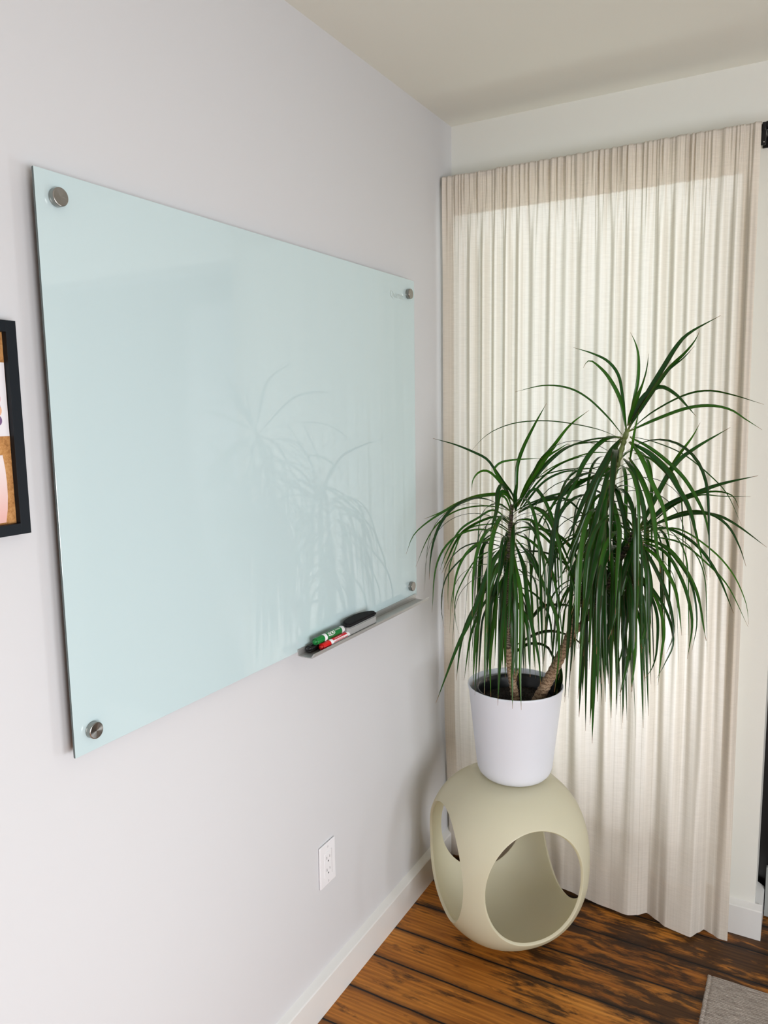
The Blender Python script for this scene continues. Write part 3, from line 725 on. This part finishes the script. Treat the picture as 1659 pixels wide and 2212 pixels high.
# make sure the normals look outward
s = sum((f_.normal.dot(f_.calc_center_median()-Vector((QX, QY, QH/2)))) for f_ in bm.faces)
if s < 0: bmesh.ops.reverse_faces(bm, faces=bm.faces)
t = NT('cream_plastic'); _n = t.noise(t.coord(), 5, 3)
_b = t.bsdf(Base_Color=t.mix(t.math('MULTIPLY', _n, .5), C4(.77, .755, .63), C4(.71, .69, .55)), Roughness=.25)
_tl = t.n('BsdfTranslucent', Color=C4(.90, .85, .58)); _ms = t.n('MixShader'); _ms.inputs[0].default_value = .36
t.t.links.new(_b.outputs[0], _ms.inputs[1]); t.t.links.new(_tl.outputs[0], _ms.inputs[2]); M_TABLE = t.fin(_ms)
tb = link('side_table', bm, M_TABLE, smooth=True)
tag(tb, 'cream moulded plastic side table, a hollow rounded cube with oval openings', 'side table')
so = tb.modifiers.new('s', 'SOLIDIFY'); so.thickness = .0085; so.offset = -1; so.use_even_offset = False
bv = tb.modifiers.new('b', 'BEVEL'); bv.width = .0032; bv.segments = 3; bv.limit_method = 'ANGLE'; bv.angle_limit = R(50)

# ------------------------------------------------------------------ pot
PX, PY, PZ0, PZ1 = .332, -.300, ZFLAT+.0005, .762
M_POT = plain('white_pot_plastic', C4(.73, .76, .83), .38, noise=.1, scale=7)
pot = empty('planter_pot', (PX, PY, PZ0), 'white tapered plastic planter standing on the cream side table', 'planter')
bm = bmesh.new()
prof = [(.0001, .003), (.070, .003), (.074, 0), (.084, .0010), (.094, .0055), (.102, .0140), (.1070, .026), (.1095, .040), (.1325, .255), (.1350, .264), (.1362, .269), (.1358, .2725), (.1342, .2735), (.1325, .2722), (.1318, .268), (.1075, .045), (.09, .010), (.0001, .008)]
lathe(bm, [(r_, h_) for r_, h_ in prof], (PX, PY, PZ0), 96); bmesh.ops.recalc_face_normals(bm, faces=bm.faces); link('pot_shell', bm, M_POT, pot, True)

plant = empty('dragon_tree', (PX, PY, PZ0+.02), 'three-headed dragon tree with long drooping dark green leaves in the white planter', 'plant')
bm = bmesh.new(); ix, iy = PX+.011, PY+.004
lathe(bm, [(.080, .02), (.1150, .240), (.1200, .2425), (.1200, .2560), (.1185, .2575), (.1165, .2565), (.1150, .246), (.1135, .243), (.1130, .232), (.1118, .230), (.109, .2)], (ix, iy, PZ0+.004), 80)
bmesh.ops.recalc_face_normals(bm, faces=bm.faces); link('nursery_pot', bm, plain('black_plastic', C4(.008, .010, .013), .28), plant, True)
bm = bmesh.new(); rg = random.Random(3); prev = None; rings = []
for j in range(22):
    r_ = .111*j/21
    rings.append([bm.verts.new((ix+r_*math.cos(2*math.pi*i/64), iy+r_*math.sin(2*math.pi*i/64), PZ0+.222+rg.uniform(-.004, .004)+.008*(1-j/21))) for i in range(64)])
for a, b in zip(rings, rings[1:]):
    for i in range(64): bm.faces.new((a[i], a[(i+1) % 64], b[(i+1) % 64], b[i]))
bmesh.ops.remove_doubles(bm, verts=bm.verts, dist=.0002)
t = NT('potting_soil'); _n = t.noise(t.coord(), 180, 5, .7); _m = t.noise(t.coord(), 420, 2)
link('soil', bm, t.fin(t.bsdf(Base_Color=t.mix(t.ramp(_m, [(.66, (0, 0, 0)), (.72, (1, 1, 1))]), t.ramp(_n, [(.35, (.004, .003, .003)), (.7, (.035, .022, .016))]), C4(.22, .15, .10)), Roughness=.95, Normal=t.bump(_n, .8, .006))), plant)
def m_bark():
    t = NT('ringed_bark')
    w1 = t.n('TexWave', wave_type='BANDS', bands_direction='Z', Vector=t.coord((1, 1, 1)), Scale=30, Distortion=7, Detail=4, Detail_Scale=5)
    n = t.noise(t.coord(), 90, 4)
    c = t.ramp(w1.outputs['Fac'], [(.02, (.09, .05, .028)), (.25, (.27, .175, .105)), (.8, (.40, .285, .18))])
    c = t.mix(t.math('MULTIPLY', n, .5), c, C4(.20, .12, .07))
    return t.fin(t.bsdf(Base_Color=c, Roughness=.75, Normal=t.bump(w1.outputs['Fac'], .35, .002)))
M_BARK = m_bark()
M_GSTEM = plain('green_stem', C4(.20, .26, .07), .45, noise=.8, scale=60)
M_OLD = NT('old_leaf_scars'); _w = M_OLD.n('TexWave', wave_type='BANDS', bands_direction='Z', Vector=M_OLD.coord(), Scale=48, Distortion=9, Detail=3)
M_OLD = M_OLD.fin(M_OLD.bsdf(Base_Color=M_OLD.ramp(_w.outputs['Fac'], [(.15, (.04, .025, .016)), (.9, (.20, .155, .11))]), Roughness=.7))
STA = [(.350, -.345, .712), (.347, -.345, .745), (.334, -.345, .814), (.325, -.345, .880), (.324, -.345, 1.013), (.327, -.345, 1.171), (.334, -.345, 1.287)]
STB = [(.395, -.312, .712), (.412, -.313, .749), (.460, -.315, .851), (.497, -.315, .942), (.514, -.315, 1.028), (.554, -.315, 1.171), (.581, -.315, 1.308), (.603, -.315, 1.387), (.624, -.315, 1.470), (.630, -.315, 1.492)]
STC = [(.494, -.315, .935), (.515, -.317, .955), (.538, -.318, .985), (.598, -.318, 1.10), (.626, -.315, 1.164), (.659, -.315, 1.24)]
def stem(P, r0, r1, m, bump=.0008, n=70):
    bm = bmesh.new(); pts = catmull(P, n); tube(bm, pts, lambda u: r0+(r1-r0)*u+bump*math.sin(u*n*1.3), 14); return link('stem', bm, m, plant, True)
stem(STA[:4], .0125, .0085, M_BARK); stem(STA[3:], .0075, .0055, M_OLD, .0010)
stem(STB[:4], .0165, .0125, M_BARK); stem(STB[3:5], .0100, .0080, M_BARK, .0005, 40); stem(STB[4:7], .0080, .0070, M_OLD, .0012); stem(STB[6:], .0072, .0062, M_GSTEM, .0010, 50)
stem(STC[:3], .0095, .0080, M_BARK, .0006, 40); stem(STC[2:], .0078, .0062, M_OLD, .0012)
bm = bmesh.new()
tube(bm, [Vector((.345, -.350, .795)), Vector((.352, -.353, .812)), Vector((.354, -.354, .826))], .006, 10); link('pruned_stub', bm, M_BARK, plant, True)
bm = bmesh.new(); tube(bm, [Vector((.497, -.316, .935)), Vector((.500, -.325, .955)), Vector((.499, -.330, .966))], .0065, 10); link('pruned_stub', bm, M_BARK, plant, True)

# leaves ----------------------------------------------------------------
def m_leaf(name, dark=1.0):
    t = NT(name)
    at = t.n('Attribute', attribute_name='leafcol')
    sep = t.n('SeparateColor'); t.t.links.new(at.outputs['Color'], sep.inputs[0])
    r_, g_, b_ = sep.outputs[0], sep.outputs[1], sep.outputs[2]     # r: variation, g: along, b: edge
    base = t.ramp(r_, [(0, (.005*dark, .024*dark, .004*dark)), (.5, (.009*dark, .055*dark, .005*dark)), (1, (.034*dark, .125*dark, .008*dark))])
    c = t.mix(t.math('MULTIPLY', t.ramp(b_, [(.62, (0, 0, 0)), (1, (1, 1, 1))]), .55), base, C4(.06, .012, .014))
    c = t.mix(t.ramp(g_, [(.945, (0, 0, 0)), (.985, (1, 1, 1))]), c, C4(.20, .09, .04))
    c = t.mix(t.ramp(g_, [(.0, (.7, .7, .7)), (.07, (0, 0, 0))]), c, C4(.16, .16, .06))
    st = t.noise(t.coord((500, 500, 30)), 1, 2)
    b = t.bsdf(Base_Color=c, Roughness=.24, Normal=t.bump(st, .12, .0006))
    b.inputs['Specular IOR Level'].default_value = .32
    tr = t.n('BsdfTranslucent', Color=t.mix(1.0, c, C4(3.0, 3.6, 1.3), 'MULTIPLY'))
    m = t.n('MixShader'); m.inputs[0].default_value = .16
    t.t.links.new(b.outputs[0], m.inputs[1]); t.t.links.new(tr.outputs[0], m.inputs[2])
    return t.fin(m)
M_LEAF = m_leaf('dracaena_leaf')
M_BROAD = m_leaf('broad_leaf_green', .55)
def leaf(bm, lay, pts, w, tw, var, nseg=22, shape=None, face=False):
    P = catmull(pts, nseg); n = len(P)
    d = Vector((P[-1].x-P[0].x, P[-1].y-P[0].y, 0))
    if d.length < .015: d = Vector((1, .2, 0))
    d.normalize(); hz = Vector((-d.y, d.x, 0))     # horizontal, across the leaf's own plane
    rows = []
    for k, p in enumerate(P):
        u = k/(n-1)
        t = (P[min(n-1, k+1)]-P[max(0, k-1)]).normalized()
        a = hz-t*hz.dot(t); a.normalize(); nn = t.cross(a)
        if face:
            a = t.cross(Vector((.30, -.90, .15))); a.normalize(); nn = t.cross(a)
            an = R(90-abs(tw))*(1 if tw > 0 else -1)*(1-.35*u)
        else: an = R(tw)
        a2 = a*math.cos(an)+nn*math.sin(an); n2 = t.cross(a2)
        if shape: wd = w*shape(u)
        else: wd = w*(.42+.58*sst(u/.22))*(1-max(0, (u-.45)/.55)**1.7)
        wd = max(wd, .0007)
        ridge = n2*wd*.13
        rows.append([bm.verts.new(p-a2*wd/2+ridge), bm.verts.new(p-a2*wd*.25+ridge*.4), bm.verts.new(p), bm.verts.new(p+a2*wd*.25+ridge*.4), bm.verts.new(p+a2*wd/2+ridge)])
    for k, (x, y) in enumerate(zip(rows, rows[1:])):
        for i in range(4):
            f_ = bm.faces.new((x[i], x[i+1], y[i+1], y[i])); f_.smooth = True
            for lp, (kk, ii) in zip(f_.loops, ((k, i), (k, i+1), (k+1, i+1), (k+1, i))):
                lp[lay] = (var, kk/(n-1), abs(ii-2)/2, 1)
def clampP(p):
    y = p[1]; 
    if y > -.128: y = -.128 - .012*(1-math.exp(-(y+.128)/.05))*0
    return (max(p[0], .022), y, p[2])
bms = {}
for c in (0, 1, 2):
    b = bmesh.new(); bms[c] = (b, b.loops.layers.float_color.new('leafcol'))
rl = random.Random(21)
for c, w_, tw, P in LEAVES:
    b, lay = bms[c]
    leaf(b, lay, [clampP((x/1000, y/1000, z/1000)) for x, y, z in P], w_/1000*.66, tw*(1 if rl.random() < .5 else -1), rl.uniform(.2, .95), face=True)
def stem_at(S, z):
    for (a, b) in zip(S, S[1:]):
        if a[2] <= z <= b[2]:
            t = (z-a[2])/(b[2]-a[2]); return Vector([a[i]+(b[i]-a[i])*t for i in range(3)])
    return Vector(S[-1])
def droop(c, S, z, az, reach, rise, length, w, seed):
    """arching leaf that rises a little, bends over and hangs"""
    rg = random.Random(seed); p = stem_at(S, z).copy(); d = Vector((math.cos(az), math.sin(az), 0))
    pts = [tuple(p)]; n = 9; el = R(rise); step = length/n; cur_ = p.copy(); drift = rg.uniform(-.25, .25); travelled = 0
    for k in range(n):
        t = (k+1)/n
        e = el-(el+R(86))*sst(min(1, t*(length/(reach*3.2))))
        az2 = az+drift*t
        dd = Vector((math.cos(az2), math.sin(az2), 0))
        cur_ = cur_+(dd*math.cos(e)+Vector((0, 0, math.sin(e))))*step
        pts.append(clampP(cur_))
    zc = .785+rg.uniform(0, .06)
    for k in range(1, len(pts)):
        if pts[k][2] < zc and math.hypot(pts[k][0]-PX, pts[k][1]-PY) < .165:
            f_ = (pts[k-1][2]-zc)/max(1e-6, pts[k-1][2]-pts[k][2]); a_, b_ = pts[k-1], pts[k]
            pts = pts[:k]+[tuple(a_[i]+(b_[i]-a_[i])*max(.15, f_) for i in range(3))]; break
    b, lay = bms[c]
    leaf(b, lay, pts, w, rg.uniform(-25, 25), rg.uniform(.1, .9))
gold = 2.39996
def head(c, S, z0, z1, n, len0, len1, seed, wmax=.0165):
    rg = random.Random(seed)
    for i in range(n):
        u = (i+.5)/n; z = z0+(z1-z0)*u
        az = i*gold+rg.uniform(-.3, .3)
        L = lerp(len0, len1, u)*rg.uniform(.85, 1.12)
        reach = lerp(.050, .115, u**1.3)*rg.uniform(.75, 1.25)
        if math.sin(az) > .2: reach *= .62
        droop(c, S, z, az, reach, lerp(5, 42, u), L, rg.uniform(.008, wmax*.86), seed*1000+i)
head(0, STA, 1.00, 1.272, 66, .36, .40, 4, .0145)
head(1, STB, 1.05, 1.43, 62, .40, .46, 5, .0165)
head(2, STC, 1.05, 1.235, 42, .40, .42, 6, .016)
for c in (0, 1, 2):
    b = bms[c][0]
    link('leaf_crown', b, M_LEAF, plant)
# the few broad dark leaves low behind the stems
def broad(u): return math.sin(math.pi*min(1, .06+u*.94))**.7
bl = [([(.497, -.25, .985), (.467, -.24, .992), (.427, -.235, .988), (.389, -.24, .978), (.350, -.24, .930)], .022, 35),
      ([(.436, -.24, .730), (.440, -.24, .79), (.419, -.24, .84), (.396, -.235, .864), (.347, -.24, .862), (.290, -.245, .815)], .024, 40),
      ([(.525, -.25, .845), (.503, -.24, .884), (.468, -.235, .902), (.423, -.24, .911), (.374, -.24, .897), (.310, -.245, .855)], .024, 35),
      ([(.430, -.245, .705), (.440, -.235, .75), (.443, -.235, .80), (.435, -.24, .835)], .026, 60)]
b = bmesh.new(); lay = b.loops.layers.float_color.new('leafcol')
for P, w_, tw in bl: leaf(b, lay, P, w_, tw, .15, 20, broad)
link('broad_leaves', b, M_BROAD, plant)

# ------------------------------------------------------------------ rug
bm = bmesh.new(); RX0, RX1, RY0, RY1 = .869, 1.75, -1.9, -.240
nx, ny = 60, 1100; rg = random.Random(8); rows = []
for j in range(ny+1):
    y = RY1+(RY0-RY1)*j/ny*.62
    ed = rg.uniform(-.0012, .0012)
    row = []
    for i in range(nx+1):
        x = RX0+ed+(RX1-RX0)*(i/nx)**1.6
        z = .0055+.0011*math.sin(j*1.05+.5*math.sin(i*.7))+.0004*rg.random()
        if .010 < x-RX0 < .0145: z -= .0018
        if i == 0 or j == 0: z = .0008
        row.append(bm.verts.new((x, y, z)))
    rows.append(row)
for a, b in zip(rows, rows[1:]):
    for i in range(nx): bm.faces.new((a[i], b[i], b[i+1], a[i+1]))
t = NT('grey_woven_rug'); _a = t.noise(t.coord((30, 420, 1)), 1, 4, .65); _b = t.noise(t.coord((300, 300, 300)), 1, 2)
M_RUG = t.fin(t.bsdf(Base_Color=t.ramp(t.math('ADD', t.math('MULTIPLY', _a, .7), t.math('MULTIPLY', _b, .3)), [(.33, (.17, .135, .115)), (.52, (.35, .305, .265)), (.68, (.52, .46, .41))]), Roughness=.95, Normal=t.bump(_b, .5, .002)))
rug = link('rug', bm, M_RUG, smooth=True); tag(rug, 'flat woven taupe-grey rug on the floorboards at lower right', 'rug')

# ------------------------------------------------------------------ light
def area(name, loc, rot, sx, sy, power, col=(1, 1, 1), spread=180):
    l = bpy.data.lights.new(name, 'AREA'); l.shape = 'RECTANGLE'; l.size = sx; l.size_y = sy; l.energy = power; l.color = col; l.spread = R(spread)
    o = bpy.data.objects.new(name, l); COL.objects.link(o); o.location = loc; o.rotation_euler = rot; return o
# area lamps shine along local -z
area('sky_through_window', ((WX0+WX1)/2, .34, 1.84), (R(-90), 0, 0), 1.2, 1.05, PW_WIN*.36, (.93, 1.0, .95))
area('bright_yard_through_window', ((WX0+WX1)/2+.12, .34, .92), (R(-90), 0, 0), 1.2, .8, PW_WIN*.42, (.98, .99, 1.0))
area('daylight_back_window', (2.72, .30, .62), (R(-90), 0, R(-12)), 1.1, .9, PW_BACK, (.93, .965, 1.0))
_s = Vector((0, -1.65, .50))-Vector((3.15, -1.7, .95))
area('low_side_fill', (3.15, -1.7, .95), _s.to_track_quat('-Z', 'Y').to_euler(), .9, .6, PW_SIDE, (.93, .965, 1.0), 75)  # added narrow beam, brightens the lower left wall and board
_v = Vector((.35, -.3, .75))-Vector((3.1, -2.75, .95))
area('rear_right_fill', (3.1, -2.75, .95), _v.to_track_quat('-Z', 'Y').to_euler(), 1.3, 1.5, PW_REAR, (.97, .985, 1.0))  # added fill lamp, lifts the curtain front and keeps the board gap dark
wd = bpy.data.worlds.new('world'); scn.world = wd; wd.use_nodes = True
wd.node_tree.nodes['Background'].inputs[0].default_value = (.85, .93, 1, 1); wd.node_tree.nodes['Background'].inputs[1].default_value = .3

# ------------------------------------------------------------------ camera
cam = bpy.data.cameras.new('camera'); co = bpy.data.objects.new('camera', cam); COL.objects.link(co)
co.location = (1.04473, -2.32110, 1.54940); co.rotation_euler = (1.437419, .0139617, .511030)
cam.sensor_fit = 'VERTICAL'; cam.sensor_height = 36; cam.sensor_width = 27; cam.lens = 1648.23/2212*36; cam.clip_start = .02
scn.camera = co
scn.view_settings.view_transform = 'Standard'; scn.view_settings.look = 'None'; scn.view_settings.exposure = EXPO; scn.view_settings.gamma = 1
scn.cycles.max_bounces = 10; scn.cycles.diffuse_bounces = 6; scn.cycles.transparent_max_bounces = 12; scn.cycles.caustics_reflective = False; scn.cycles.caustics_refractive = False
scn.cycles.sample_clamp_indirect = 6
